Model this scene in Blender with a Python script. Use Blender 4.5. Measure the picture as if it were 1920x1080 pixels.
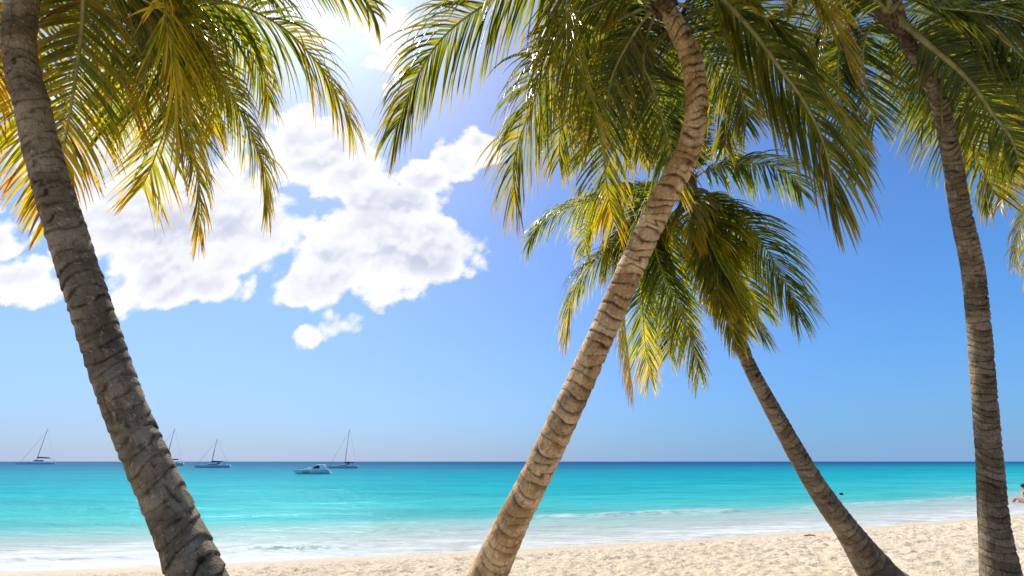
import bpy, bmesh, math, random
import numpy as np
from mathutils import Vector, Matrix

rnd = random.Random(7)
sc = bpy.context.scene
for o in list(bpy.data.objects):
    bpy.data.objects.remove(o)

# ------------------------------------------------------------------ camera
F = 843.0                      # focal length in photo pixels (1920 wide)
PITCH = math.radians(21.1)
H = 1.8
CP, SP = math.cos(PITCH), math.sin(PITCH)
cam_d = bpy.data.cameras.new("camera")
cam = bpy.data.objects.new("camera", cam_d)
sc.collection.objects.link(cam)
cam.location = (0, 0, H)
cam.rotation_euler = (math.pi / 2 + PITCH, 0, 0)
cam_d.sensor_width = 36
cam_d.lens = F / 1920 * 36
cam_d.clip_start = 0.05
cam_d.clip_end = 30000
sc.camera = cam
sc.render.resolution_x, sc.render.resolution_y = 1024, 576

def ray(px, py):
    x = (px - 960) / F; y = (540 - py) / F
    return Vector((x, CP - y * SP, SP + y * CP))
def P(px, py, d):
    return Vector((0, 0, H)) + ray(px, py) * d
def G(px, py, z=0.0):
    r = ray(px, py)
    return Vector((0, 0, H)) + r * ((z - H) / r.z)

# ------------------------------------------------------------------ light
sun_v = ray(560, -125).normalized()
elev = math.asin(sun_v.z); az = math.atan2(sun_v.x, sun_v.y)
sd = bpy.data.lights.new("sun", 'SUN'); sd.energy = 4.6; sd.angle = math.radians(0.53)
sd.color = (1.0, 0.95, 0.86)
so = bpy.data.objects.new("sun", sd); sc.collection.objects.link(so)
so.rotation_euler = sun_v.to_track_quat('Z', 'Y').to_euler()
sc.view_settings.view_transform = 'Standard'
sc.view_settings.look = 'None'
sc.view_settings.exposure = 0.6
sc.view_settings.gamma = 1.0

class NT:
    """tiny node-tree helper"""
    def __init__(s, nt):
        s.nt = nt; nt.nodes.clear()
    def n(s, t, **kw):
        nd = s.nt.nodes.new(t)
        for k, v in kw.items():
            setattr(nd, k, v)
        return nd
    def put(s, sock, v):
        if v is None: return
        if isinstance(v, bpy.types.NodeSocket): s.nt.links.new(v, sock)
        else:
            if hasattr(sock, 'default_value') and hasattr(sock.default_value, '__len__') and not hasattr(v, '__len__'):
                v = (v,) * len(sock.default_value)
            if hasattr(sock.default_value, '__len__') and len(sock.default_value) == 4 and len(v) == 3: v = (*v, 1)
            sock.default_value = v
    def math(s, op, a, b=None, c=None, clamp=False):
        nd = s.n('ShaderNodeMath', operation=op); nd.use_clamp = clamp
        s.put(nd.inputs[0], a); s.put(nd.inputs[1], b); s.put(nd.inputs[2], c)
        return nd.outputs[0]
    def vm(s, op, a, b=None, sc_=None):
        nd = s.n('ShaderNodeVectorMath', operation=op)
        s.put(nd.inputs[0], a)
        if b is not None: s.put(nd.inputs[1], b)
        if sc_ is not None: s.put(nd.inputs['Scale'], sc_)
        return nd.outputs['Value'] if op in ('DOT_PRODUCT', 'LENGTH', 'DISTANCE') else nd.outputs['Vector']
    def noise(s, vec, scale, detail=4, rough=0.55, dist=0.0, out='Fac'):
        nd = s.n('ShaderNodeTexNoise'); s.put(nd.inputs['Vector'], vec)
        nd.inputs['Scale'].default_value = scale; nd.inputs['Detail'].default_value = detail
        nd.inputs['Roughness'].default_value = rough; nd.inputs['Distortion'].default_value = dist
        return nd.outputs[out]
    def mr(s, v, a, b, c=0.0, d=1.0, smooth=True):
        nd = s.n('ShaderNodeMapRange'); nd.interpolation_type = 'SMOOTHSTEP' if smooth else 'LINEAR'
        s.put(nd.inputs['Value'], v)
        for i, x in zip(('From Min', 'From Max', 'To Min', 'To Max'), (a, b, c, d)): s.put(nd.inputs[i], x)
        return nd.outputs[0]
    def mix(s, f, a, b, mode='MIX'):
        nd = s.n('ShaderNodeMix', data_type='RGBA', blend_type=mode)
        s.put(nd.inputs[0], f); s.put(nd.inputs[6], a); s.put(nd.inputs[7], b)
        return nd.outputs[2]
    def ramp(s, f, stops, interp='LINEAR'):
        nd = s.n('ShaderNodeValToRGB'); cr = nd.color_ramp; cr.interpolation = interp
        while len(cr.elements) < len(stops): cr.elements.new(0.5)
        for e, (p, c) in zip(cr.elements, stops):
            e.position = p; e.color = (*c, 1)
        s.put(nd.inputs[0], f)
        return nd.outputs[0]
    def attr(s, name, out='Fac'):
        nd = s.n('ShaderNodeAttribute'); nd.attribute_name = name
        return nd.outputs[out]
    def sep(s, v):
        nd = s.n('ShaderNodeSeparateXYZ'); s.put(nd.inputs[0], v); return nd.outputs
    def comb(s, x, y, z):
        nd = s.n('ShaderNodeCombineXYZ')
        for i, v in enumerate((x, y, z)): s.put(nd.inputs[i], v)
        return nd.outputs[0]
    def link(s, a, b): s.nt.links.new(a, b)

# ------------------------------------------------------------------ sky with clouds
world = bpy.data.worlds.new("World"); sc.world = world; world.use_nodes = True
W = NT(world.node_tree)
sky = W.n('ShaderNodeTexSky', sky_type='NISHITA')
sky.sun_disc = False; sky.sun_elevation = elev; sky.sun_rotation = az
sky.altitude = 0; sky.air_density = 1.0; sky.dust_density = 0.6; sky.ozone_density = 3.0
dirv = W.n('ShaderNodeTexCoord').outputs['Generated']
hs = W.n('ShaderNodeHueSaturation'); W.link(sky.outputs[0], hs.inputs['Color'])
hs.inputs['Saturation'].default_value = 1.0
sx = W.sep(dirv)
dv = W.vm('NORMALIZE', dirv)
cosg = W.vm('DOT_PRODUCT', dv, tuple(sun_v))
ang = W.math('ARCCOSINE', cosg)
sky_c = W.mix(W.mr(ang, 0.95, 0.15), (0.20, 1.02, 1.75), (0.34, 0.93, 1.50))
sky_c = W.vm('MULTIPLY', hs.outputs[0], sky_c)
glow = W.math('MULTIPLY', W.math('EXPONENT', W.math('MULTIPLY', ang, -2.9)), 9.5)
glow_c = W.vm('MULTIPLY', W.comb(glow, glow, glow), (1.12, 0.72, 0.50))
sky2 = W.vm('ADD', sky_c, glow_c)
# cloud coordinates: tangent-plane of the horizon direction +Y
yy = W.math('MAXIMUM', sx[1], 0.02)
uv = W.comb(W.math('DIVIDE', sx[0], yy), W.math('DIVIDE', sx[2], yy), 0.0)
def UV(px, py):
    r = ray(px, py); return r.x / r.y, r.z / r.y
blobs = [  # px, py, rx, ry in photo pixels, weight
 (310,455,150,115,1),(430,440,95,105,1),(225,410,110,105,1),(300,530,120,52,.9),(190,330,100,110,.9),(400,535,70,45,.9),(390,340,75,75,.8),(130,250,150,110,.8),
 (600,285,98,80,1),(555,255,62,60,.9),(650,330,70,62,.9),(672,250,36,45,.7),(280,180,170,110,.7),
 (700,455,150,105,1),(808,468,92,88,1),(630,490,85,85,1),(575,532,60,42,.9),(500,435,62,70,.9),(825,500,62,60,.9),(750,385,95,50,.95),(680,375,70,52,.9),
 (800,335,58,38,.85),(850,305,50,32,.85),(900,275,50,28,.85),(928,285,26,17,.6),
 (645,612,44,28,.60),(590,624,30,20,.52),(736,88,56,66,.46),(772,62,40,34,.42),
 (548,387,34,26,.38),(590,68,36,22,.45),(25,520,80,38,.8),(70,542,58,28,.7),(5,450,44,50,.75),(910,400,16,9,.35),(20,420,28,36,.6),
 (-150,350,200,120,.9),(-420,520,220,100,.8),
]
n1 = W.noise(uv, 2.6, 7, 0.58, 0.3, 'Color')
warp = W.vm('SCALE', W.vm('SUBTRACT', n1, (0.5, 0.5, 0.5)), sc_=0.13)
uvw = W.vm('MULTIPLY', W.vm('ADD', uv, warp), (1, 1, 0))
acc = None
for (px, py, rx, ry, w) in blobs:
    cu, cv = UV(px, py)
    du = abs(UV(px + rx, py)[0] - UV(px - rx, py)[0]) / 2 * 1.10
    dw = abs(UV(px, py + ry)[1] - UV(px, py - ry)[1]) / 2 * 1.12
    q = W.vm('MULTIPLY', W.vm('SUBTRACT', uvw, (cu, cv, 0)), (1 / du, 1 / dw, 0))
    f = W.math('MULTIPLY_ADD', W.vm('DOT_PRODUCT', q, q), -w, w)
    if acc is None: acc = f
    else:
        nd = W.n('ShaderNodeMath', operation='SMOOTH_MAX')
        W.put(nd.inputs[0], acc); W.put(nd.inputs[1], f); nd.inputs[2].default_value = 0.10
        acc = nd.outputs[0]
acc = W.math('MAXIMUM', acc, -2.5)
nf = W.noise(uv, 9.0, 10, 0.64, 0.1)
nb0 = W.noise(uv, 5.2, 3, 0.5)
nb1 = W.noise(W.vm('ADD', uv, (-0.012, 0.040, 0)), 5.2, 3, 0.5)
nf2 = W.noise(W.vm('ADD', uv, (-0.006, 0.018, 0)), 9.0, 6, 0.62, 0.1)
def billow(vec):
    r = None
    for sc_, a in ((7.0, 1.0), (15.0, 0.55), (31.0, 0.30)):
        v = W.n('ShaderNodeTexVoronoi', feature='SMOOTH_F1', voronoi_dimensions='2D')
        v.inputs['Scale'].default_value = sc_; v.inputs['Smoothness'].default_value = 0.35
        W.put(v.inputs['Vector'], vec)
        t = W.math('MULTIPLY_ADD', v.outputs['Distance'], -a, 0.42 * a)
        r = t if r is None else W.math('ADD', r, t)
    return r
wv = W.vm('ADD', uv, W.vm('SCALE', W.vm('SUBTRACT', W.noise(uv, 11.0, 4, 0.6, 0, 'Color'), (0.5, 0.5, 0.5)), sc_=0.07))
pf = billow(wv)
pf2 = billow(W.vm('ADD', wv, (-0.006, 0.026, 0)))
nsum = W.math('MULTIPLY_ADD', W.math('SUBTRACT', nf, 0.5), 1.6, W.math('MULTIPLY', pf, 1.15))
nsum = W.math('MULTIPLY_ADD', W.math('SUBTRACT', nb0, 0.5), 0.9, nsum)
dens = W.math('MULTIPLY_ADD', nsum, W.mr(acc, 0.30, 0.85, 1.0, 0.30), acc)
mask = W.mr(dens, 0.04, 0.50)
core = W.mr(W.math('MULTIPLY_ADD', W.math('SUBTRACT', nb0, 0.5), 1.6, acc), 0.45, 1.15)
relief = W.mr(W.math('MULTIPLY_ADD', W.math('SUBTRACT', nb1, nb0), 1.2, W.math('MULTIPLY_ADD', W.math('SUBTRACT', pf2, pf), 0.55, W.math('SUBTRACT', nf2, nf))), -0.20, 0.24, 0.0, 1.0)
shade = W.math('ADD', W.math('MULTIPLY', core, W.math('MULTIPLY_ADD', relief, 0.46, 0.20)), W.math('MULTIPLY', relief, W.mr(dens, 0.4, 1.0, 0.0, 0.16)), clamp=True)
cloud_c = W.mix(shade, (9.8, 9.9, 10.3), (4.6, 5.3, 7.2))
cloud_c = W.vm('ADD', cloud_c, W.vm('SCALE', glow_c, sc_=0.12))
front = W.mr(sx[1], 0.02, 0.2)
# thin pale haze toward the horizon
hz = W.math('EXPONENT', W.math('MULTIPLY', W.math('MAXIMUM', sx[2], 0.0), -4.1))
hzc = W.mix(W.mr(ang, 1.35, 0.70), (2.4, 4.05, 6.9), (5.2, 5.5, 7.1))
sky3 = W.mix(W.math('MULTIPLY', hz, 0.92), sky_c, hzc)
sky3 = W.vm('ADD', sky3, glow_c)
fin = W.mix(W.math('MULTIPLY', mask, front), sky3, cloud_c)
bg = W.n('ShaderNodeBackground'); W.link(fin, bg.inputs[0]); bg.inputs[1].default_value = 0.068
wo = W.n('ShaderNodeOutputWorld'); W.link(bg.outputs[0], wo.inputs[0])
world.cycles.sampling_method = 'MANUAL'; world.cycles.sample_map_resolution = 512

# ------------------------------------------------------------------ helpers
def link(o, parent=None):
    sc.collection.objects.link(o)
    if parent is not None: o.parent = parent
    return o
def empty(name, loc, label, cat, group=None):
    o = bpy.data.objects.new(name, None); o.location = loc; link(o)
    o.empty_display_size = 0.2
    o['label'] = label; o['category'] = cat
    if group: o['group'] = group
    return o
def mesh_obj(name, verts, faces, mat, parent=None, smooth=True, attrs=None):
    """verts in world space; rebased to the parent's location"""
    v = np.asarray(verts, dtype=np.float64)
    if parent is not None:
        v = v - np.array(parent_world(parent))
    me = bpy.data.meshes.new(name)
    me.from_pydata(v.tolist(), [], faces if isinstance(faces, list) else faces.tolist())
    me.materials.append(mat)
    if smooth: me.polygons.foreach_set('use_smooth', np.ones(len(me.polygons), dtype=bool))
    for k, a in (attrs or {}).items():
        a = np.asarray(a, dtype=np.float32)
        at = me.attributes.new(k, 'FLOAT_VECTOR' if a.ndim == 2 else 'FLOAT', 'POINT')
        at.data.foreach_set('vector' if a.ndim == 2 else 'value', a.ravel())
    me.update()
    return link(bpy.data.objects.new(name, me), parent)
def parent_world(p):
    v = Vector((0, 0, 0))
    while p is not None:
        v += p.location; p = p.parent
    return v
def new_mat(name):
    m = bpy.data.materials.new(name); m.use_nodes = True
    return m, NT(m.node_tree)
def principled(nt, col, rough=0.6, spec=0.5, normal=None, metal=0.0):
    b = nt.n('ShaderNodeBsdfPrincipled')
    nt.put(b.inputs['Base Color'], col); nt.put(b.inputs['Roughness'], rough)
    nt.put(b.inputs['Specular IOR Level'], spec); nt.put(b.inputs['Metallic'], metal)
    if normal is not None: nt.link(normal, b.inputs['Normal'])
    return b
def out(nt, sh):
    o = nt.n('ShaderNodeOutputMaterial'); nt.link(sh, o.inputs['Surface'])
def simple(name, col, rough=0.5, spec=0.5, var=0.12, scale=3.0, metal=0.0):
    m, nt = new_mat(name)
    tc = nt.n('ShaderNodeTexCoord').outputs['Object']
    n = nt.noise(tc, scale, 4)
    c = nt.mix(nt.mr(n, 0.3, 0.7), tuple(x * (1 - var) for x in col), tuple(min(1, x * (1 + var)) for x in col))
    out(nt, principled(nt, c, rough, spec, metal=metal).outputs[0])
    return m
def bump(nt, h, strength, dist):
    b = nt.n('ShaderNodeBump'); nt.link(h, b.inputs['Height'])
    b.inputs['Strength'].default_value = strength; b.inputs['Distance'].default_value = dist
    return b.outputs[0]

_rs = np.random.RandomState(3)
_perm = _rs.rand(512, 512)
def vnoise(x, y, seed=0):
    x = x + seed * 17.3; y = y + seed * 31.7
    xi = np.floor(x).astype(int); yi = np.floor(y).astype(int)
    fx = x - xi; fy = y - yi
    fx = fx * fx * (3 - 2 * fx); fy = fy * fy * (3 - 2 * fy)
    g = lambda a, b: _perm[a % 512, b % 512]
    return (g(xi, yi) * (1 - fx) + g(xi + 1, yi) * fx) * (1 - fy) + (g(xi, yi + 1) * (1 - fx) + g(xi + 1, yi + 1) * fx) * fy - 0.5
def fbm(x, y, octv=4, seed=0, gain=0.5):
    r = 0; a = 1.0
    for i in range(octv):
        r = r + a * vnoise(x * 2 ** i, y * 2 ** i, seed + i * 5); a *= gain
    return r

# ------------------------------------------------------------------ shore
sp = [G(0, 1072), G(700, 1050), G(1300, 1012), G(1600, 988), G(1900, 968)]
A_ = np.array([[1, p.x, p.x * p.x] for p in sp]); B_ = np.array([p.y for p in sp])
sa, sb, sq = np.linalg.lstsq(A_, B_, rcond=None)[0]
XL, XR = -14.0, 26.0
def shoreY(x):
    xc = np.clip(x, XL, XR)
    y = sa + sb * xc + sq * xc * xc
    return y + (x - xc) * np.where(x > xc, sb + 2 * sq * XR, sb + 2 * sq * XL)
def sdist(x, y): return y - shoreY(x)

def graded(a, b, step, far, growth=1.22):
    c = list(np.arange(a, b + 1e-6, step)); s = step; hi = c[-1]; up = []
    while hi < far: s *= growth; hi += s; up.append(hi)
    s = step; lo = c[0]; dn = []
    while lo > -far: s *= growth; lo -= s; dn.append(lo)
    return np.array(dn[::-1] + c + up)
def grid_faces(nx, ny):
    i = np.arange(nx - 1)[None, :]; j = np.arange(ny - 1)[:, None]
    a = j * nx + i
    return np.stack([a, a + 1, a + 1 + nx, a + nx], -1).reshape(-1, 4)

# sand (one sheet reaching the horizon, passing under the sea)
gx = graded(-12.5, 24, 0.05, 9000); gy = graded(6.5, 19.5, 0.035, 9000)
X, Y = np.meshgrid(gx, gy)
S = sdist(X, Y)
land = np.clip(-S, 0, 9)
Z = np.where(S < 0, 0.03 * land, -0.045 * np.clip(S, 0, 60))
Z = np.where(S < 0, np.minimum(Z, 0.25), Z)
dry = np.clip((-S - 0.1) / 0.8, 0, 1)
near = (np.abs(X) < 40) & (np.abs(Y) < 40)
lum = fbm(X / 0.15, Y / 0.11, 4, 1, 0.65) ; lum2 = fbm(X / 0.75, Y / 0.6, 3, 9)
pits = np.clip(0.10 - np.abs(fbm(X / 0.33, Y / 0.30, 3, 21)), 0, 1)
Z = Z + near * (dry * (0.072 * lum + 0.035 * lum2 - 0.20 * pits) + 0.01 * fbm(X / 2.5, Y / 2.5, 2, 4) * (1 - dry))
GZ = {}
def ground_z(x, y):
    s = sdist(x, y); return float(min(0.03 * max(0, -s), 0.25))
m_sand, nt = new_mat("coral sand")
pos = nt.n('ShaderNodeNewGeometry').outputs['Position']
ps = nt.sep(pos)
wet = nt.attr('wet')
n_f = nt.noise(pos, 34, 6, 0.7); n_c = nt.noise(pos, 1.1, 4); n_m = nt.noise(pos, 9, 4, 0.6)
c = nt.mix(nt.mr(n_f, 0.3, 0.7), (0.38, 0.295, 0.185), (0.66, 0.56, 0.415))
c = nt.mix(nt.mr(n_c, 0.35, 0.7, 0, 0.3), c, (0.60, 0.52, 0.40))
spk = nt.mr(nt.noise(pos, 95, 2, 0.5), 0.70, 0.78)
c = nt.mix(nt.math('MULTIPLY', spk, 0.5), c, (0.25, 0.19, 0.12))
c = nt.mix(wet, c, (0.42, 0.35, 0.25))
nb = bump(nt, nt.math('ADD', nt.math('MULTIPLY', n_m, 2.4), n_f), 0.9, 0.02)
b = principled(nt, c, nt.math('MULTIPLY_ADD', wet, -0.5, 0.95), 0.25, nb)
out(nt, b.outputs[0])
wetA = np.clip(1 - np.abs(S + 0.15) / 0.35, 0, 1) * 0.7
beach = mesh_obj('ground', np.stack([X, Y, Z], -1).reshape(-1, 3), grid_faces(len(gx), len(gy)), m_sand,
                 attrs={'wet': wetA.ravel()})
beach['kind'] = 'structure'

# ------------------------------------------------------------------ sea
gx = graded(-16, 30, 0.09, 12000, 1.10); gy = graded(7.0, 32, 0.055, 12000, 1.06)
gy = gy[gy > 5]
X, Y = np.meshgrid(gx, gy); S = sdist(X, Y)
step_y = np.gradient(gy)[:, None] * np.ones_like(X)
fade = np.clip(1 - (step_y - 0.05) / 0.9, 0, 1) * np.clip(1 - (np.abs(X) - 30) / 60, 0, 1)
wig = 0.5 * fbm(X / 3.0, Y / 40.0, 3, 2)
shallow = np.clip(S / 5, 0, 1)
Zs = 0.045 * fbm(X / 2.2, Y / 0.7, 4, 11) * (0.3 + 0.7 * shallow) * fade
Zs += 0.035 * np.sin((S + wig * 1.5) * 1.5 + 0.6 * fbm(X / 5, Y / 5, 2, 31)) * np.clip((S - 4) / 6, 0, 1) * np.clip(1 - (S - 22) / 60, 0, 1)
foam = np.zeros_like(X)
def ridge(s0, x0, x1, h, wf, wb, seed, fx=1.0):
    """low breaking wave parallel to the shore, steep toward land, spilling foam"""
    global Zs, foam
    d = S - (s0 + 0.35 * fbm(X / 2.2, X * 0 + seed, 3, seed))
    env = np.clip((X - x0) / 1.4, 0, 1) * np.clip((x1 - X) / 1.4, 0, 1)
    env = env * env * (3 - 2 * env) * (0.75 + 0.5 * fbm(X / 0.9, X * 0 + 3.3, 3, seed + 2))
    prof = np.where(d < 0, np.exp(-(d / wf) ** 2), np.exp(-(d / wb) ** 2))
    Zs = Zs + h * env * prof
    fr = fbm(X / 0.16, Y / 0.16, 4, seed + 7)
    fr2 = fbm(X / 0.5, Y / 0.35, 3, seed + 8)
    fm = np.where(d < 0, np.exp(-(d / (wf * 2.2)) ** 2), np.exp(-(d / (wb * 0.35)) ** 2))
    foam = np.maximum(foam, fx * env * np.clip(fm * (0.75 + 1.1 * fr + 1.0 * fr2), 0, 1))
    Zs = Zs + 0.03 * env * np.clip(fm, 0, 1) * np.clip(fr + 0.2, 0, 1) * (d < 0.1)
r1 = G(530, 1034); r2 = G(1200, 966); r3 = G(1375, 962)
ridge(float(sdist(r1.x, r1.y)), r1.x - 1.9, r1.x + 1.6, 0.17, 0.17, 0.7, 3, 0.9)
ridge(float(sdist(r1.x, r1.y)) + 0.1, r1.x - 9.0, r1.x - 1.6, 0.05, 0.2, 0.4, 4, 0.8)
ridge(float(sdist(r2.x, r2.y)) + 0.1, -1.0, r3.x + 0.5, 0.10, 0.30, 0.8, 5, 0.6)
ridge(float(sdist(r3.x, r3.y)), r3.x - 1.3, r3.x + 0.8, 0.20, 0.22, 0.5, 6, 0.9)
ridge(5.2, 11, 26, 0.06, 0.25, 0.6, 8, 0.5)
edge = 0.32 * fbm(X / 1.6, X * 0 + 7.7, 4, 41) + 0.05
Zs = Zs - 0.012 * np.clip(0.35 - (S - edge), 0, 1) * 0 + np.where(S < 0.25 + edge, -0.15 * (0.25 + edge - S), 0) + 0.014
m_sea, nt = new_mat("turquoise sea water")
geo = nt.n('ShaderNodeNewGeometry'); pos = geo.outputs['Position']
ps = nt.sep(pos)
sA = nt.attr('shore'); fo = nt.attr('foam')
lowf = nt.noise(nt.vm('MULTIPLY', pos, (0.012, 0.05, 0)), 1.0, 5, 0.6)
midf = nt.noise(nt.vm('MULTIPLY', pos, (0.10, 0.55, 0)), 1.0, 5, 0.6)
ls = nt.math('LOGARITHM', nt.math('ADD', nt.math('MAXIMUM', sA, 0.0), 1.0), 10.0)
ls = nt.math('ADD', ls, nt.math('MULTIPLY', nt.math('SUBTRACT', lowf, 0.5), 0.55))
ls = nt.math('ADD', ls, nt.math('MULTIPLY', nt.math('SUBTRACT', midf, 0.5), 0.55))
col = nt.ramp(nt.math('DIVIDE', ls, 3.2), [
    (0.00, (0.34, 0.35, 0.28)), (0.12, (0.25, 0.34, 0.28)), (0.22, (0.11, 0.33, 0.28)), (0.33, (0.038, 0.31, 0.29)), (0.45, (0.005, 0.25, 0.265)),
    (0.58, (0.001, 0.17, 0.21)), (0.68, (0.001, 0.09, 0.15)), (0.79, (0.001, 0.04, 0.10)), (0.88, (0.001, 0.016, 0.065))])
# ripples fading with distance
camv = nt.vm('LENGTH', nt.vm('SUBTRACT', pos, (0, 0, H)))
w1 = nt.noise(nt.vm('MULTIPLY', pos, (0.9, 2.3, 0)), 1.0, 6, 0.62)
w2 = nt.noise(nt.vm('MULTIPLY', pos, (0.16, 0.42, 0)), 1.0, 5, 0.6)
hgt = nt.math('ADD', nt.math('MULTIPLY', w1, 0.16), nt.math('MULTIPLY', w2, 0.55))
nb = bump(nt, hgt, 0.8, 1.0)
# foam: lace over the wash zone + breaking ridges
nz = nt.noise(nt.vm('MULTIPLY', pos, (0.55, 1.5, 0)), 1.0, 7, 0.66, 0.6)
nz2 = nt.noise(nt.vm('MULTIPLY', pos, (1.2, 4.8, 0)), 1.0, 6, 0.7, 0.8)
wash = nt.mr(sA, 0.4, 5.6, 1.0, 0.0, False)
lft = nt.mr(ps[0], -3.0, -9.0, 0.05, 0.5)
wz = nt.math('ADD', nt.math('MULTIPLY', wash, 0.70), nt.math('MULTIPLY', lft, wash))
fz = nt.math('ADD', wz, nt.math('ADD', nt.math('MULTIPLY', nt.math('SUBTRACT', nz, 0.5), 1.3), nt.math('MULTIPLY', nt.math('SUBTRACT', nz2, 0.5), 1.1)))
fm = nt.mr(fz, 0.42, 0.98)
fm = nt.math('MULTIPLY', fm, nt.mr(sA, 5.5, 3.0, 0.0, 0.8))
streak = nt.math('MULTIPLY', nt.mr(nz2, 0.66, 0.78), nt.mr(sA, 14.0, 3.0, 0.0, 0.5))
fall = nt.math('MAXIMUM', nt.math('MAXIMUM', fm, fo), streak, clamp=True)
pat = nt.noise(nt.vm('MULTIPLY', pos, (0.06, 0.30, 0)), 1.0, 6, 0.65, 0.4)
col = nt.vm('SCALE', col, sc_=nt.mr(pat, 0.30, 0.70, 0.86, 1.20, False))
milk = nt.math('MULTIPLY', nt.mr(sA, 8.0, 1.2), 0.90)
col = nt.mix(milk, col, (0.36, 0.37, 0.325))
col = nt.mix(fall, col, (0.55, 0.55, 0.53))
df = nt.n('ShaderNodeBsdfDiffuse'); nt.link(col, df.inputs[0]); nt.link(nb, df.inputs['Normal'])
gl = nt.n('ShaderNodeBsdfGlossy'); gl.inputs['Roughness'].default_value = 0.16; nt.link(nb, gl.inputs['Normal'])
gl.inputs[0].default_value = (0.45, 0.85, 1, 1)
fr = nt.n('ShaderNodeFresnel'); fr.inputs['IOR'].default_value = 1.33; nt.link(nb, fr.inputs['Normal'])
frm = nt.math('MINIMUM', nt.math('MULTIPLY', fr.outputs[0], 0.55), 0.22)
frm = nt.math('MULTIPLY', frm, nt.math('SUBTRACT', 1.0, nt.math('MULTIPLY', fall, 0.85)))
mx = nt.n('ShaderNodeMixShader'); nt.link(frm, mx.inputs[0]); nt.link(df.outputs[0], mx.inputs[1]); nt.link(gl.outputs[0], mx.inputs[2])
out(nt, mx.outputs[0])
sea = mesh_obj('sea', np.stack([X, Y, Zs], -1).reshape(-1, 3), grid_faces(len(gx), len(gy)), m_sea,
               attrs={'shore': S.ravel(), 'foam': np.clip(foam, 0, 1).ravel()})
sea['kind'] = 'structure'

# ------------------------------------------------------------------ palm materials
def frond_mat(name, stops, trans=0.5, tcol=1.6):
    m, nt = new_mat(name)
    lf = nt.attr('leaf', 'Vector'); q = nt.sep(lf)      # x: along leaflet, y: random, z: age
    tc = nt.n('ShaderNodeNewGeometry').outputs['Position']
    n = nt.noise(tc, 5.0, 4, 0.6); n2 = nt.noise(tc, 55.0, 3, 0.6)
    a = nt.math('ADD', q[2], nt.math('MULTIPLY', nt.math('SUBTRACT', q[1], 0.5), 0.30))
    a = nt.math('ADD', a, nt.math('MULTIPLY', nt.math('SUBTRACT', n, 0.5), 0.7))
    a = nt.math('ADD', a, nt.math('MULTIPLY', nt.math('SUBTRACT', n2, 0.5), 0.25))
    tip = nt.math('MULTIPLY', nt.math('POWER', q[0], 3.0), 0.30)
    a = nt.math('ADD', a, tip, clamp=True)
    c = nt.ramp(a, stops)
    vein = nt.mr(nt.attr('vein'), 0.75, 1.0, 0.0, 0.45)
    c = nt.mix(vein, c, (0.40, 0.36, 0.12))
    b = principled(nt, nt.vm('SCALE', c, sc_=0.68), 0.30, 0.5)
    tr = nt.n('ShaderNodeBsdfTranslucent')
    g = nt.n('ShaderNodeVectorMath', operation='MULTIPLY'); nt.link(c, g.inputs[0]); g.inputs[1].default_value = (tcol * 1.05, tcol, tcol * 0.2)
    nt.link(g.outputs[0], tr.inputs[0])
    mx = nt.n('ShaderNodeMixShader'); mx.inputs[0].default_value = trans
    nt.link(b.outputs[0], mx.inputs[1]); nt.link(tr.outputs[0], mx.inputs[2])
    out(nt, mx.outputs[0])
    return m
ST = [(0.0, (0.022, 0.045, 0.006)), (0.24, (0.050, 0.085, 0.008)), (0.42, (0.115, 0.130, 0.010)), (0.60, (0.25, 0.22, 0.014)), (0.76, (0.38, 0.255, 0.014)), (0.90, (0.33, 0.15, 0.014)), (1.0, (0.15, 0.065, 0.02))]
m_frond = frond_mat("sunlit palm leaflets", ST, 0.56, 2.2)
m_frond_c = frond_mat("bright-lit palm leaflets", ST, 0.60, 2.5)  # same leaf ramp, extra light put into the far crown's see-through colour
m_frond_shade = frond_mat("crown-shade palm leaflets", ST, 0.48, 1.95)  # same leaf ramp, shade of the dense crowns put into a dimmer colour
m_rib = simple("palm midrib", (0.22, 0.21, 0.07), 0.4, 0.5, 0.3, 12)
m_fib, nt = new_mat("palm crown fibre")
tc = nt.n('ShaderNodeTexCoord').outputs['Object']
n = nt.noise(nt.vm('MULTIPLY', tc, (1, 1, 0.25)), 40, 5, 0.7)
out(nt, principled(nt, nt.mix(nt.mr(n, 0.3, 0.7), (0.04, 0.025, 0.015), (0.22, 0.14, 0.07)), 0.9, 0.2, bump(nt, n, 0.9, 0.01)).outputs[0])

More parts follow.
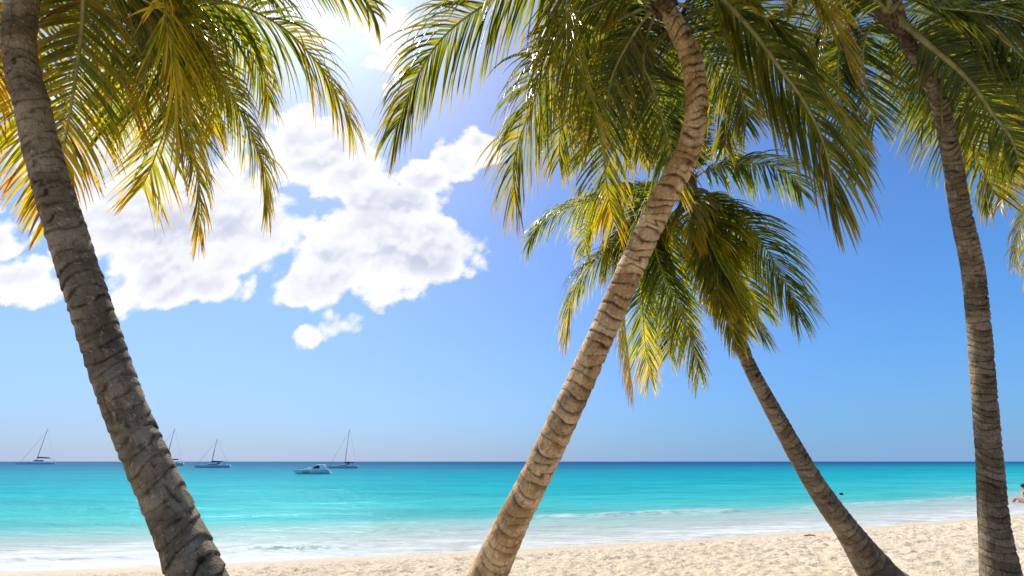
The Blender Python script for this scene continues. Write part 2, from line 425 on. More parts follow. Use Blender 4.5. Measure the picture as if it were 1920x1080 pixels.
def bark_mat(name, base, light, dark, lich):
    m, nt = new_mat(name)
    u = nt.attr('bark', 'Vector'); cr = nt.attr('crease'); rg = nt.attr('ringval')
    n1 = nt.noise(u, 3.2, 5, 0.6, 0.4)
    n2 = nt.noise(nt.vm('MULTIPLY', u, (1, 1, 0.22)), 60, 5, 0.7)
    n3 = nt.noise(u, 28, 5, 0.7)
    n4 = nt.noise(nt.vm('MULTIPLY', u, (0.35, 0.35, 1.0)), 42, 4, 0.7, 0.5)
    c = nt.mix(nt.mr(n1, 0.40, 0.60), base, light)
    c = nt.mix(nt.mr(nt.noise(u, 1.3, 4, 0.6), 0.50, 0.68, 0, 0.55), c, dark)
    c = nt.mix(nt.math('MULTIPLY', nt.math('SUBTRACT', rg, 0.5), 0.7, clamp=True), c, dark)
    c = nt.mix(nt.mr(n2, 0.50, 0.72, 0, 0.75), c, dark)
    c = nt.mix(nt.mr(n4, 0.55, 0.68, 0, 0.6), c, dark)
    c = nt.mix(nt.mr(n3, 0.58, 0.66, 0, 0.7), c, lich)
    n5 = nt.noise(u, 11, 6, 0.75)
    c = nt.mix(nt.mr(n5, 0.54, 0.70, 0, 0.5), c, dark)
    crk = nt.math('MULTIPLY', cr, nt.mr(nt.noise(u, 9, 3), 0.3, 0.55, 0.45, 1.0))
    c = nt.mix(nt.math('MULTIPLY', crk, 0.9), c, tuple(x * 0.28 for x in dark))
    h = nt.math('ADD', nt.math('MULTIPLY', n2, 0.5), nt.math('ADD', nt.math('MULTIPLY', n3, 0.6), nt.math('MULTIPLY', n4, 0.6)))
    out(nt, principled(nt, c, 0.9, 0.2, bump(nt, h, 1.0, 0.018)).outputs[0])
    return m

# ------------------------------------------------------------------ palm builders
def catmull(pts, n):
    pts = [np.array(p) for p in pts]
    pts = [2 * pts[0] - pts[1]] + pts + [2 * pts[-1] - pts[-2]]
    res = []
    for i in range(1, len(pts) - 2):
        p0, p1, p2, p3 = pts[i - 1], pts[i], pts[i + 1], pts[i + 2]
        for k in range(24):
            t = k / 24
            res.append(0.5 * (2 * p1 + (p2 - p0) * t + (2 * p0 - 5 * p1 + 4 * p2 - p3) * t * t + (3 * p1 - p0 - 3 * p2 + p3) * t ** 3))
    res.append(pts[-2]); res = np.array(res)
    seg = np.linalg.norm(np.diff(res[:, :3], axis=0), axis=1); s = np.concatenate([[0], np.cumsum(seg)])
    tt = np.linspace(0, s[-1], n)
    return np.stack([np.interp(tt, s, res[:, k]) for k in range(res.shape[1])], 1), s[-1]

def nrm(v): return v / (np.linalg.norm(v) + 1e-9)
UP = np.array([0, 0, 1.0])

def make_frond(parent, pts, L=0.65, g=0.9, age=0.35, tipage=0.25, wid=0.0255, spacing=0.0195, seed=0, t0=0.16, twist=0.0, spread=1.0, rad=0.0125, world=False, leafmat=None):
    r = random.Random(seed)
    W3 = [tuple(p) if world else tuple(P(*p)) for p in pts]
    path, total = catmull(W3, 60)
    T = np.gradient(path, axis=0); T = T / np.linalg.norm(T, axis=1)[:, None]
    hv = path[-1] - path[0]; hv[2] = 0
    hv2 = T[10].copy(); hv2[2] = 0
    h = nrm(nrm(hv) + 0.6 * nrm(hv2))
    S0 = np.cross(h, UP)
    Ss, Ns = [], []
    prev = S0
    for i in range(60):
        s = prev - T[i] * np.dot(prev, T[i]); s = nrm(s); prev = nrm(0.93 * s + 0.07 * nrm(S0 - T[i] * np.dot(S0, T[i])))
        a = twist * i / 59
        n_ = np.cross(s, T[i])
        s2 = s * math.cos(a) + n_ * math.sin(a)
        Ss.append(s2); Ns.append(np.cross(s2, T[i]))
    Ss = np.array(Ss); Ns = np.array(Ns)
    # which way is the upper face
    if Ns[5][2] < 0: Ns = -Ns
    V = []; Fc = []; LF = []; VN = []
    nl = int(total * (1 - t0) / spacing)
    ph = [r.uniform(0, 6.28) for _ in range(6)]
    nseg = 6
    for side in (-1, 1):
        gapc = r.uniform(0, 1)
        for k in range(nl + 1):
            t = t0 + (1 - t0) * (k + r.uniform(-0.25, 0.25)) / nl
            t = min(max(t, t0), 1.0)
            if r.random() < 0.035: continue
            fi = t * 59; i0 = min(int(fi), 58); fr_ = fi - i0
            p = path[i0] * (1 - fr_) + path[i0 + 1] * fr_
            tg = nrm(T[i0] * (1 - fr_) + T[i0 + 1] * fr_); sv = Ss[i0]; nv = Ns[i0]
            q = (t - t0) / (1 - t0)
            prof = min(1, 0.55 + 1.9 * q) if q < 0.25 else 1.0
            prof *= 1 - 0.48 * max(0, (q - 0.45) / 0.55) ** 1.6
            cl = 0.5 * math.sin(q * 23 + ph[0] + side) + 0.5 * math.sin(q * 51 + ph[1] * side)
            ln = L * prof * (1 + 0.07 * cl + r.uniform(-0.10, 0.08))
            if r.random() < 0.04: ln *= r.uniform(0.4, 0.8)
            ang = math.radians((66 - 36 * q ** 1.5)) * spread + 0.11 * cl + r.gauss(0, 0.085)
            d = tg * math.cos(ang) + sv * side * math.sin(ang) + nv * (0.20 + 0.10 * cl + r.gauss(0, 0.09))
            d = nrm(d)
            gg = g * (1 + 0.22 * cl + r.gauss(0, 0.10))
            wv = nrm(np.cross(d, nv)) * side
            w0 = wid * (0.65 + 0.35 * math.sin(min(1, q * 1.6 + 0.15) * math.pi)) * r.uniform(0.85, 1.12)
            base = len(V); rv = r.random(); kink = r.uniform(.25, .8) if r.random() < .13 else 9; ag = (0.42 if r.random() < .035 else 0) + age + tipage * max(0, q - 0.35) / 0.65 + 0.06 * cl
            roll = r.gauss(0, 0.5)
            pos_ = p.copy(); dl = ln / nseg; fold = 0.50
            for j in range(nseg + 1):
                x = j / nseg
                if j:
                    d = nrm(d - UP * (gg * (0.16 + 0.16 * x) + (0.9 if x > kink > x - 1 / nseg else 0))); pos_ = pos_ + d * dl
                w_ = nrm(wv - d * np.dot(wv, d))
                n_ = np.cross(w_, d)
                w_ = w_ * math.cos(roll * x) + n_ * math.sin(roll * x); n_ = np.cross(w_, d)
                if n_[2] < 0: n_ = -n_
                wh = w0 * 0.5 * (0.55 + 0.45 * math.sin(min(1.0, x * 2.2 + 0.15) * math.pi / 2)) * (1 - x ** 2.6) + 0.0008
                V += [pos_ + w_ * wh - n_ * wh * fold, pos_, pos_ - w_ * wh - n_ * wh * fold]
                LF += [(x, rv, ag)] * 3; VN += [0, 1, 0]
                if j:
                    b = base + 3 * j
                    Fc += [(b - 3, b - 2, b + 1, b), (b - 2, b - 1, b + 2, b + 1)]
    fo_ = mesh_obj('frond', V, Fc, leafmat or m_frond, parent, True, {'leaf': np.array(LF), 'vein': np.array(VN)})
    # rachis
    RV = []; RF = []; nr = 44; ns = 7
    path2, _ = catmull(W3, nr)
    T2 = np.gradient(path2, axis=0)
    for i in range(nr):
        t = i / (nr - 1); tg = nrm(T2[i]); j = min(int(t * 59), 59)
        s = Ss[j]; n_ = Ns[j]
        rw = rad * (1 - t) ** 0.8 + 0.0025 + (0.028 * (1 - t / 0.12) if t < 0.12 else 0)
        for k in range(ns):
            a = 2 * math.pi * k / ns
            RV.append(path2[i] + s * math.cos(a) * rw * 1.15 + n_ * math.sin(a) * rw * 0.8 - n_ * rw * 0.4)
        if i:
            for k in range(ns):
                a = (i - 1) * ns + k; b = (i - 1) * ns + (k + 1) % ns
                RF.append((a, b, b + ns, a + ns))
    mesh_obj('rachis', RV, RF, m_rib, fo_)
    return fo_

def make_trunk(parent, pts, mat, ring=0.085, amp=0.035, seed=0, tilt=0.4, notch=0.0, nside=72, name='trunk', marks=()):
    """pts: px, py, depth, width in photo px"""
    r = random.Random(seed); rs = np.random.RandomState(seed)
    P3 = [P(a, b, d) for a, b, d, w in pts]; eye = Vector((0, 0, H)); fw = Vector((0, CP, SP)); upv = Vector((0, -SP, CP))
    def proj(v):
        v = v - eye; z = v.dot(fw); return Vector((v.x / z * F, v.dot(upv) / z * F))
    P4 = []
    for i_, (a, b, d, w) in enumerate(pts):      # true radius whose outline is w photo pixels wide
        t_ = (P3[min(i_ + 1, len(pts) - 1)] - P3[max(i_ - 1, 0)]).normalized(); c_ = P3[i_]
        n_ = t_.cross(c_ - eye).normalized() * 0.01
        dd = proj(c_ + n_) - proj(c_ - n_); td = (proj(c_ + t_ * 0.01) - proj(c_ - t_ * 0.01)).normalized()
        wd = abs(dd.x * td.y - dd.y * td.x)
        P4.append(tuple(c_) + (w / wd * 0.01,))
    n0 = 40
    _, total = catmull(P4, 10)
    nn = int(total / 0.0085)
    path, total = catmull(P4, nn)
    C = path[:, :3]; R = path[:, 3]
    T = np.gradient(C, axis=0); T /= np.linalg.norm(T, axis=1)[:, None]
    s = nrm(np.cross(T[0], [0.3, 1, 0.1])); U_ = []; V_ = []
    for i in range(nn):
        s = nrm(s - T[i] * np.dot(s, T[i])); U_.append(s); V_.append(np.cross(T[i], s))
    U_ = np.array(U_); V_ = np.array(V_)
    arc = np.linspace(0, total, nn)
    # ring boundaries
    bs = [0.0]
    while bs[-1] < total + 0.6:
        q = bs[-1] / total
        bs.append(bs[-1] + ring * (1.15 - 0.5 * q) * r.uniform(0.82, 1.2))
    bs = np.array(bs); nb_ = len(bs)
    tl = rs.normal(0, 1, nb_); ph = rs.rand(nb_) * 6.28; dp = 0.5 + rs.rand(nb_); rv_ = rs.rand(nb_); ctr = rs.normal(0, 0.5, nb_)
    th = np.linspace(0, 2 * math.pi, nside, endpoint=False)
    A, TH = np.meshgrid(arc, th, indexing='ij')
    cx = np.cos(TH); cy = np.sin(TH)
    am = A + ring * tilt * (0.5 * np.cos(TH - 0.9) + 0.28 * fbm(cx * 1.2 + A * 3, cy * 1.2 + 9, 3, seed)) + ring * 0.22 * np.sin(TH * 2 + np.interp(A, bs, ph))
    k = np.clip(np.searchsorted(bs, am) - 1, 0, nb_ - 2)
    fr_ = np.clip((am - bs[k]) / (bs[k + 1] - bs[k]), 0, 1)
    dist_edge = np.minimum(fr_, 1 - fr_) * (bs[k + 1] - bs[k])
    side = 0.45 + 0.55 * np.cos(TH - 2.6 - ctr[k])            # scars deeper over one side
    side = np.clip(side, 0, 1)
    saw = (1 - fr_) ** 1.2 * 0.9 - 0.35 + 0.25 * np.exp(-((fr_ - 0.9) / 0.08) ** 2) * 0
    crease = np.exp(-((1 - fr_) * (bs[k + 1] - bs[k]) / 0.0075) ** 2) + np.exp(-(fr_ * (bs[k + 1] - bs[k]) / 0.006) ** 2)
    crease = np.clip(crease * (0.25 + 0.75 * np.clip(fbm(cx * 2.2 + k, cy * 2.2 + A * 2, 3, seed + 3) + 0.7, 0, 1.3)) * dp[k], 0, 1)
    rough = 0.020 * fbm(cx * 2.1 + A * 4.1, cy * 2.1 - A * 5.0, 4, seed + 5) + 0.018 * fbm(TH * 0 + cx * 6 + 40, cy * 6 + A * 26, 3, seed + 6)
    nt_ = 0
    if notch > 0:
        gap = np.clip(1 - (1 - fr_) / 0.34, 0, 1) * np.clip(side * 1.4 - 0.35 + 0.7 * fbm(cx * 3 + k * 3.1, cy * 3, 2, seed + 8), 0, 1)
        nt_ = -notch * gap; crease = np.clip(crease + 1.1 * gap, 0, 1)
    RR = R[:, None] * (1 + amp * saw * dp[k] * (0.5 + 0.5 * side) + rough + nt_) - 0.004 * crease
    for (mpx, mpy, mw, mh, md) in marks:                       # scars / holes seen on the trunk
        mp = np.array(ray(mpx, mpy)); cands = C - np.array([0, 0, H])
        i_ = np.argmin(np.linalg.norm(np.cross(cands, nrm(mp)), axis=1))
        tocam = nrm(-cands[i_]); off = nrm(mp) * np.dot(cands[i_], nrm(mp)) - cands[i_]
        vec = nrm(off + tocam * math.sqrt(max(R[i_] ** 2 - np.dot(off, off), 1e-6)))
        th0 = math.atan2(np.dot(vec, V_[i_]), np.dot(vec, U_[i_])); a0 = arc[i_]
        dth = (TH - th0 + math.pi) % (2 * math.pi) - math.pi
        e = ((dth * R[i_] + 0.25 * (A - a0)) / mw) ** 2 + ((A - a0) / mh) ** 2 + 0.8 * fbm(cx * 4 + A * 20, cy * 4, 3, 77)
        mk = np.clip(1.4 - e, 0, 1)
        RR = RR - md * mk; crease = np.clip(crease + mk, 0, 1)
    VV = C[:, None, :] + U_[:, None, :] * (RR * cx)[..., None] + V_[:, None, :] * (RR * cy)[..., None]
    i = np.arange(nn - 1)[:, None]; j = np.arange(nside)[None, :]
    a = i * nside + j; b = i * nside + (j + 1) % nside
    Fa = np.stack([a, b, b + nside, a + nside], -1).reshape(-1, 4).tolist()
    Fa.append(list(range(nn * nside - 1, nn * nside - nside - 1, -1)))
    bark = np.stack([cx * R[:, None], cy * R[:, None], A], -1).reshape(-1, 3)
    return mesh_obj(name, VV.reshape(-1, 3), Fa, mat, parent, True,
             {'bark': bark, 'crease': crease.ravel(), 'ringval': rv_[k].ravel()})

def make_sheath(parent, c, ax, r0, seed):
    """fibrous brown leaf bases wrapped round the top of the trunk"""
    r = random.Random(seed); V = []; Fc = []
    ax = nrm(np.array(ax)); u = nrm(np.cross(ax, [0.2, 1, 0.3])); v = np.cross(ax, u); c = np.array(c)
    for q in range(26):
        a = r.uniform(0, 6.28); h = r.uniform(0.18, 0.42); w = r.uniform(0.03, 0.06); st = r.uniform(-0.12, 0.10)
        o = u * math.cos(a) + v * math.sin(a); tn = np.cross(ax, o)
        b = len(V); flare = r.uniform(0.02, 0.10)
        for j in range(5):
            x = j / 4
            rr = r0 * (0.98 + 0.1 * x) + flare * x * x
            p = c + ax * (st + h * x) + o * rr
            ww = w * (1 - 0.75 * x)
            V += [p + tn * ww - o * 0.012, p + o * 0.012, p - tn * ww - o * 0.012]
            if j:
                k = b + 3 * j
                Fc += [(k - 3, k - 2, k + 1, k), (k - 2, k - 1, k + 2, k + 1)]
    n = 20; b = len(V)
    for j in range(7):
        x = j / 6
        for i in range(n):
            a = 2 * math.pi * i / n; rr = r0 * (1.0 + 0.12 * math.sin(x * 3)) * (1 - x ** 3 * 0.9) * (1 + 0.06 * r.uniform(-1, 1))
            V.append(c + ax * (-0.06 + 0.42 * x) + (u * math.cos(a) + v * math.sin(a)) * rr)
        if j:
            for i in range(n):
                p = b + (j - 1) * n + i; q = b + (j - 1) * n + (i + 1) % n
                Fc.append((p, q, q + n, p + n))
    return mesh_obj('leaf_sheath', V, Fc, m_fib, parent)

def palm(label, trunk, fronds, mat, seed, young_shade=9, leafmat=None, **kw):
    base = P(*trunk[0][:3]); top = P(*trunk[-1][:3]); pre = P(*trunk[-2][:3])
    root = empty('palm_tree', base, label, 'palm tree', 'coconut palms on the beach')
    make_trunk(root, trunk, mat, seed=seed, **kw)
    make_sheath(root, top, top - pre, trunk[-1][3] / 2 * trunk[-1][2] / F, seed)
    for i, f in enumerate(fronds):
        make_frond(root, f[0], seed=seed * 100 + i, leafmat=leafmat, **f[1])
    q = random.Random(seed + 5)
    for k in range(young_shade):                      # steep younger fronds over the crown, added to shade the fronds below
        a = 2 * math.pi * (k + q.uniform(-.3, .3)) / young_shade; rr = q.uniform(0.7, 1.35); hh = q.uniform(1.7, 2.5)
        dx, dy = math.cos(a), math.sin(a)
        make_frond(root, [tuple(top + Vector((dx * rr * u, dy * rr * u, hh * w))) for u, w in ((0, 0), (.12, .38), (.38, .78), (.78, 1.0), (1.25, .95))],
                   seed=seed * 100 + 60 + k, L=.6, g=.55, age=q.uniform(.1, .3), tipage=.1, world=True, spacing=.026, leafmat=leafmat)
    return root

bark_a = bark_mat("grey ringed palm bark", (0.20, 0.148, 0.088), (0.36, 0.28, 0.18), (0.035, 0.024, 0.012), (0.50, 0.42, 0.27))
bark_b = bark_mat("tan ringed palm bark", (0.44, 0.27, 0.12), (0.74, 0.52, 0.29), (0.12, 0.065, 0.028), (0.86, 0.72, 0.48))
bark_c = bark_mat("dark palm bark", (0.165, 0.12, 0.075), (0.30, 0.23, 0.15), (0.035, 0.024, 0.014), (0.40, 0.33, 0.23))

# --- left palm
cA = (95, -115, 3.0)
palm('thick grey ringed palm leaning left in front of the boats, yellowing fronds above',
 [(575,1640,1.93,190),(515,1480,2.0,160),(437,1250,2.15,132),(370,1080,2.3,114),(320,960,2.4,97),(240,780,2.5,88),(178,600,2.62,83),(130,450,2.74,80),(84,300,2.84,73),(61,200,2.9,70),(37,100,2.95,69),(42,0,2.98,71),(62,-60,3.0,66),(90,-105,3.0,60)],
 [([cA,(150,-60,3.1),(156,22,3.2),(144,133,3.3),(122,267,3.35),(108,340,3.35)], dict(L=.58,g=.5,age=0.47,tipage=.25)),
  ([cA,(210,-125,2.9),(290,-60,2.8),(318,70,2.8),(331,170,2.85),(336,240,2.9)], dict(L=.74,g=.30,age=0.53,tipage=.12,spread=1.0)),
  ([cA,(230,-90,3.2),(315,40,3.4),(338,180,3.5),(372,330,3.6),(371,440,3.6)], dict(L=.42,g=.9,age=0.50,tipage=.2)),
  ([cA,(220,-80,3.4),(300,60,3.7),(322,190,3.8),(292,292,3.8),(268,350,3.8)], dict(L=.80,g=.22,age=0.37,tipage=.22)),
  ([cA,(230,-60,3.2),(329,44,3.3),(400,115,3.4),(444,195,3.45),(471,249,3.5),(496,315,3.5),(499,380,3.5)], dict(L=.55,g=.85,age=0.37,tipage=.25)),
  ([cA,(220,-40,3.0),(338,-5,3.1),(444,9,3.2),(533,53,3.3),(600,124,3.4),(640,191,3.5),(655,225,3.55)], dict(L=.66,g=.95,age=0.31,tipage=.30)),
  ([cA,(300,-150,2.8),(500,-80,2.8),(620,-45,2.9),(680,-8,3.0),(700,22,3.0)], dict(L=.45,g=.8,age=0.28,tipage=.1)),
  ([cA,(60,0,3.3),(30,150,3.5),(60,300,3.6),(88,425,3.6)], dict(L=.48,g=.5,age=0.57,tipage=.1)),
  ([cA,(0,-100,3.1),(-60,50,3.2),(-65,200,3.3),(-50,300,3.3)], dict(L=.55,g=.7,age=0.63,tipage=.1)),
  ([cA,(180,-20,3.8),(215,90,4.2),(210,190,4.3),(196,250,4.3)], dict(L=.6,g=.6,age=0.35,tipage=.2)),
  ([cA,(250,-40,3.9),(360,60,4.4),(400,160,4.6),(400,240,4.6)], dict(L=.7,g=.7,age=0.35,tipage=.2)),
  ([cA,(200,-40,2.9),(290,10,2.9),(360,60,2.95),(400,130,3.0)], dict(L=.5,g=.7,age=0.30,tipage=.2)),
  ([cA,(180,-160,2.6),(300,-110,2.5),(420,-70,2.5),(520,-20,2.6)], dict(L=.45,g=.8,age=0.23,tipage=.1)),
  ([cA,(130,-60,4.2),(230,-20,4.8),(330,10,5.2),(400,60,5.4)], dict(L=.7,g=.5,age=0.25,tipage=.1)),
  ([cA,(50,-220,2.6),(-60,-260,2.2),(-200,-150,2.0)], dict(L=.6,g=.8,age=0.25,tipage=.1)),
  ([cA,(-60,-190,3.2),(-220,-150,3.4),(-300,50,3.5)], dict(L=.6,g=.8,age=0.25,tipage=.1)),
  ([cA,(130,-60,3.5),(185,10,3.7),(215,80,3.75),(225,150,3.8)], dict(L=.6,g=.5,age=.45,tipage=.15)),
  ([cA,(170,-90,3.3),(262,-20,3.5),(285,70,3.6),(270,150,3.7),(250,215,3.7)], dict(L=.66,g=.35,age=.42,tipage=.2)),
  ([cA,(260,-70,3.6),(380,-20,3.8),(450,50,4.0),(490,130,4.1),(505,190,4.1)], dict(L=.6,g=.9,age=.33,tipage=.2)),
 ], bark_a, 11, ring=.095, amp=.105, tilt=.40,
 marks=((330,935,.008,.075,.012),(328,985,.035,.008,.012),(380,1058,.022,.02,.006)))

# --- centre palm
cB = (1243, -5, 3.8)
palm('tan palm with S-bent trunk and deep scars leaning right across the middle',
 [(850,1205,4.3,128),(876,1150,4.3,90),(915,1078,4.3,72),(955,990,4.15,62),(1001,900,4.05,56),(1049,800,3.97,55),(1095,700,3.93,52),(1140,600,3.9,50),(1211,440,3.85,50),(1256,350,3.8,48),(1283,300,3.8,47),(1299,250,3.8,45),(1306,200,3.8,43),(1304,150,3.8,44),(1292,100,3.8,42),(1268,50,3.8,38),(1245,5,3.8,36)],
 [([cB,(1150,-90,3.7),(1000,-55,3.7),(915,4,3.7),(858,44,3.75),(822,80,3.78),(792,125,3.8),(768,175,3.8),(742,240,3.8)], dict(L=.82,g=1.15,age=0.32,tipage=.12  )),
  ([cB,(1180,-80,3.5),(1095,-70,3.2),(1063,0,3.1),(1068,62,3.1),(1083,130,3.1),(1108,190,3.15),(1118,235,3.2)], dict(L=.62,g=.55,age=0.41,tipage=.10,rad=.014)),
  ([cB,(1150,0,3.9),(1050,90,4.0),(1012,160,4.0),(992,215,4.0),(973,262,4.0),(962,315,4.0),(966,370,4.0)], dict(L=.86,g=1.05,age=0.35,tipage=.22)),
  ([cB,(1190,60,4.2),(1145,150,4.4),(1132,264,4.4),(1137,340,4.4),(1150,415,4.4)], dict(L=.66,g=.6,age=0.41,tipage=.18)),
  ([cB,(1215,60,4.3),(1206,117,4.5),(1224,166,4.6),(1247,241,4.7),(1260,300,4.7),(1264,345,4.7)], dict(L=.68,g=.5,age=0.32,tipage=.15)),
  ([cB,(1330,-20,3.6),(1395,38,3.5),(1430,80,3.45),(1461,124,3.4),(1498,174,3.4),(1529,228,3.4),(1550,285,3.4),(1560,335,3.4),(1566,380,3.4)], dict(L=.84,g=1.7,spread=.85,age=0.34,tipage=.12,rad=.02)),
  ([cB,(1320,-120,3.3),(1420,-95,3.1),(1500,-45,3.0),(1541,0,3.0),(1565,35,3.0),(1583,75,3.0),(1597,125,3.0)], dict(L=.42,g=.95,age=0.47,tipage=.28)),
  ([cB,(1200,-40,4.2),(1150,10,4.6),(1130,90,4.8),(1120,170,4.9),(1100,240,4.9)], dict(L=.7,g=.6,age=0.29,tipage=.1)),
  ([cB,(1320,30,4.3),(1370,100,4.6),(1390,170,4.7),(1400,230,4.7)], dict(L=.62,g=.7,age=0.27,tipage=.1)),
  ([cB,(1170,-10,3.6),(1090,20,3.5),(1030,80,3.5),(1005,150,3.5),(1000,190,3.5)], dict(L=.55,g=1.0,age=0.38,tipage=.15)),
  ([cB,(1260,-80,3.2),(1330,-100,2.8),(1400,-70,2.6),(1450,-30,2.6)], dict(L=.42,g=.9,age=0.37,tipage=.1)),
  ([cB,(1290,60,4.3),(1340,130,4.8),(1370,200,5.0),(1360,270,5.0)], dict(L=.6,g=.7,age=0.29,tipage=.1)),
  ([cB,(1190,30,4.6),(1180,110,5.1),(1185,200,5.3),(1190,280,5.4)], dict(L=.7,g=.6,age=0.30,tipage=.15)),
  ([cB,(1200,-60,3.2),(1130,-110,2.6),(1020,-140,2.4),(950,-60,2.4)], dict(L=.6,g=.8,age=0.30,tipage=.1)),
  ([cB,(1350,-20,4.2),(1440,40,4.6),(1500,120,4.8),(1520,190,4.9)], dict(L=.55,g=.9,age=0.27,tipage=.1)),
  ([cB,(1130,60,4.3),(1078,160,4.5),(1052,240,4.6),(1048,300,4.6)], dict(L=.66,g=.8,age=0.35,tipage=.2)),
  ([cB,(1180,40,4.5),(1165,130,4.7),(1180,210,4.8),(1200,280,4.8)], dict(L=.6,g=.7,age=0.30,tipage=.15)),
 ], bark_b, 23, ring=.105, amp=.09, tilt=.55, notch=.105, leafmat=m_frond_shade)

# --- farther palm
cC = (1290, 345, 7.0)
palm('dark slender palm leaning left from the sand, its full crown behind the bent palm',
 [(1664,1100,6.7,88),(1648,1078,6.72,72),(1593,1000,6.75,48),(1553,945,6.8,42),(1517,890,6.85,38),(1466,800,6.9,33),(1412,700,6.95,27),(1391,650,7.0,26),(1362,560,7.0,26),(1328,450,7.0,25),(1293,355,7.0,24)],
 [([cC,(1327,318,7),(1385,306,6.9),(1447,310,6.9),(1485,330,6.9),(1502,358,6.9)], dict(wid=.030,L=0.77,g=1.05,age=.24,tipage=.12)),
  ([cC,(1327,372,6.7),(1368,397,6.65),(1399,421,6.6),(1437,466,6.6),(1464,517,6.6),(1484,552,6.6),(1496,592,6.6)], dict(wid=.030,L=0.90,g=.9,age=.25,tipage=.10)),
  ([cC,(1303,380,6.6),(1324,435,6.5),(1344,483,6.4),(1372,531,6.4),(1397,580,6.4),(1428,625,6.4)], dict(wid=.030,L=0.77,g=.7,age=.27,tipage=.15)),
  ([cC,(1330,400,7.3),(1365,480,7.5),(1400,540,7.5),(1425,580,7.5)], dict(wid=.030,L=0.93,g=.9,age=.34,tipage=.12)),
  ([cC,(1240,370,6.8),(1222,430,6.7),(1229,471,6.7),(1246,519,6.7),(1273,574,6.7),(1296,640,6.7),(1312,695,6.7)], dict(wid=.030,L=0.82,g=.5,age=.24,tipage=.28)),
  ([cC,(1230,360,6.6),(1190,430,6.5),(1172,530,6.4),(1172,615,6.4),(1184,715,6.4)], dict(wid=.030,L=0.82,g=.55,age=.34,tipage=.42)),
  ([cC,(1240,420,7.2),(1207,520,7.3),(1207,615,7.3),(1218,705,7.3)], dict(wid=.030,L=0.86,g=.5,age=.28,tipage=.35)),
  ([cC,(1230,380,7),(1170,440,7),(1125,478,7),(1092,515,7),(1070,565,7),(1062,625,7)], dict(wid=.030,L=0.82,g=.95,age=.30,tipage=.30)),
  ([cC,(1210,350,7.3),(1150,360,7.4),(1092,382,7.5),(1050,394,7.5),(1012,420,7.5),(992,455,7.5)], dict(wid=.030,L=0.77,g=1.0,age=.26,tipage=.10)),
  ([cC,(1200,360,7.8),(1130,390,8.2),(1103,430,8.3),(1098,470,8.3)], dict(wid=.030,L=0.77,g=.4,age=.42,tipage=.1)),
  ([cC,(1300,370,6.6),(1290,410,6.4),(1298,450,6.4)], dict(wid=.030,L=0.68,g=1.2,age=.46,tipage=.2)),
  ([cC,(1330,380,6.8),(1350,450,6.7),(1345,520,6.7),(1350,570,6.7)], dict(wid=.030,L=0.81,g=.7,age=.36,tipage=.2)),
  ([cC,(1310,300,7.4),(1345,270,7.6),(1375,290,7.7),(1385,320,7.7)], dict(wid=.030,L=0.62,g=.8,age=.3,tipage=.1)),
  ([cC,(1280,260,7.3),(1265,180,7.7),(1250,110,8.0)], dict(wid=.030,L=0.75,g=.4,age=.2,tipage=.1)),
  ([cC,(1240,300,7.6),(1180,250,8.0),(1120,260,8.3),(1080,300,8.4)], dict(wid=.030,L=0.81,g=.8,age=.24,tipage=.1)),
  ([cC,(1260,420,7.4),(1250,500,7.6),(1265,590,7.7),(1255,660,7.7)], dict(wid=.030,L=0.86,g=.55,age=.24,tipage=.2)),
  ([cC,(1320,420,7.2),(1330,500,7.3),(1370,570,7.3),(1395,620,7.2)], dict(wid=.030,L=0.68,g=.8,age=.33,tipage=.2)),
  ([cC,(1240,365,6.9),(1190,400,7.0),(1150,450,7.1),(1135,510,7.1)], dict(wid=.030,L=.7,g=.8,age=.34,tipage=.2)),
  ([cC,(1315,420,6.8),(1340,510,6.8),(1362,580,6.8),(1380,640,6.7)], dict(wid=.030,L=.65,g=.8,age=.3,tipage=.2)),
 ], bark_c, 37, leafmat=m_frond_c, ring=.10, amp=.09, tilt=.7, notch=.08, nside=56)

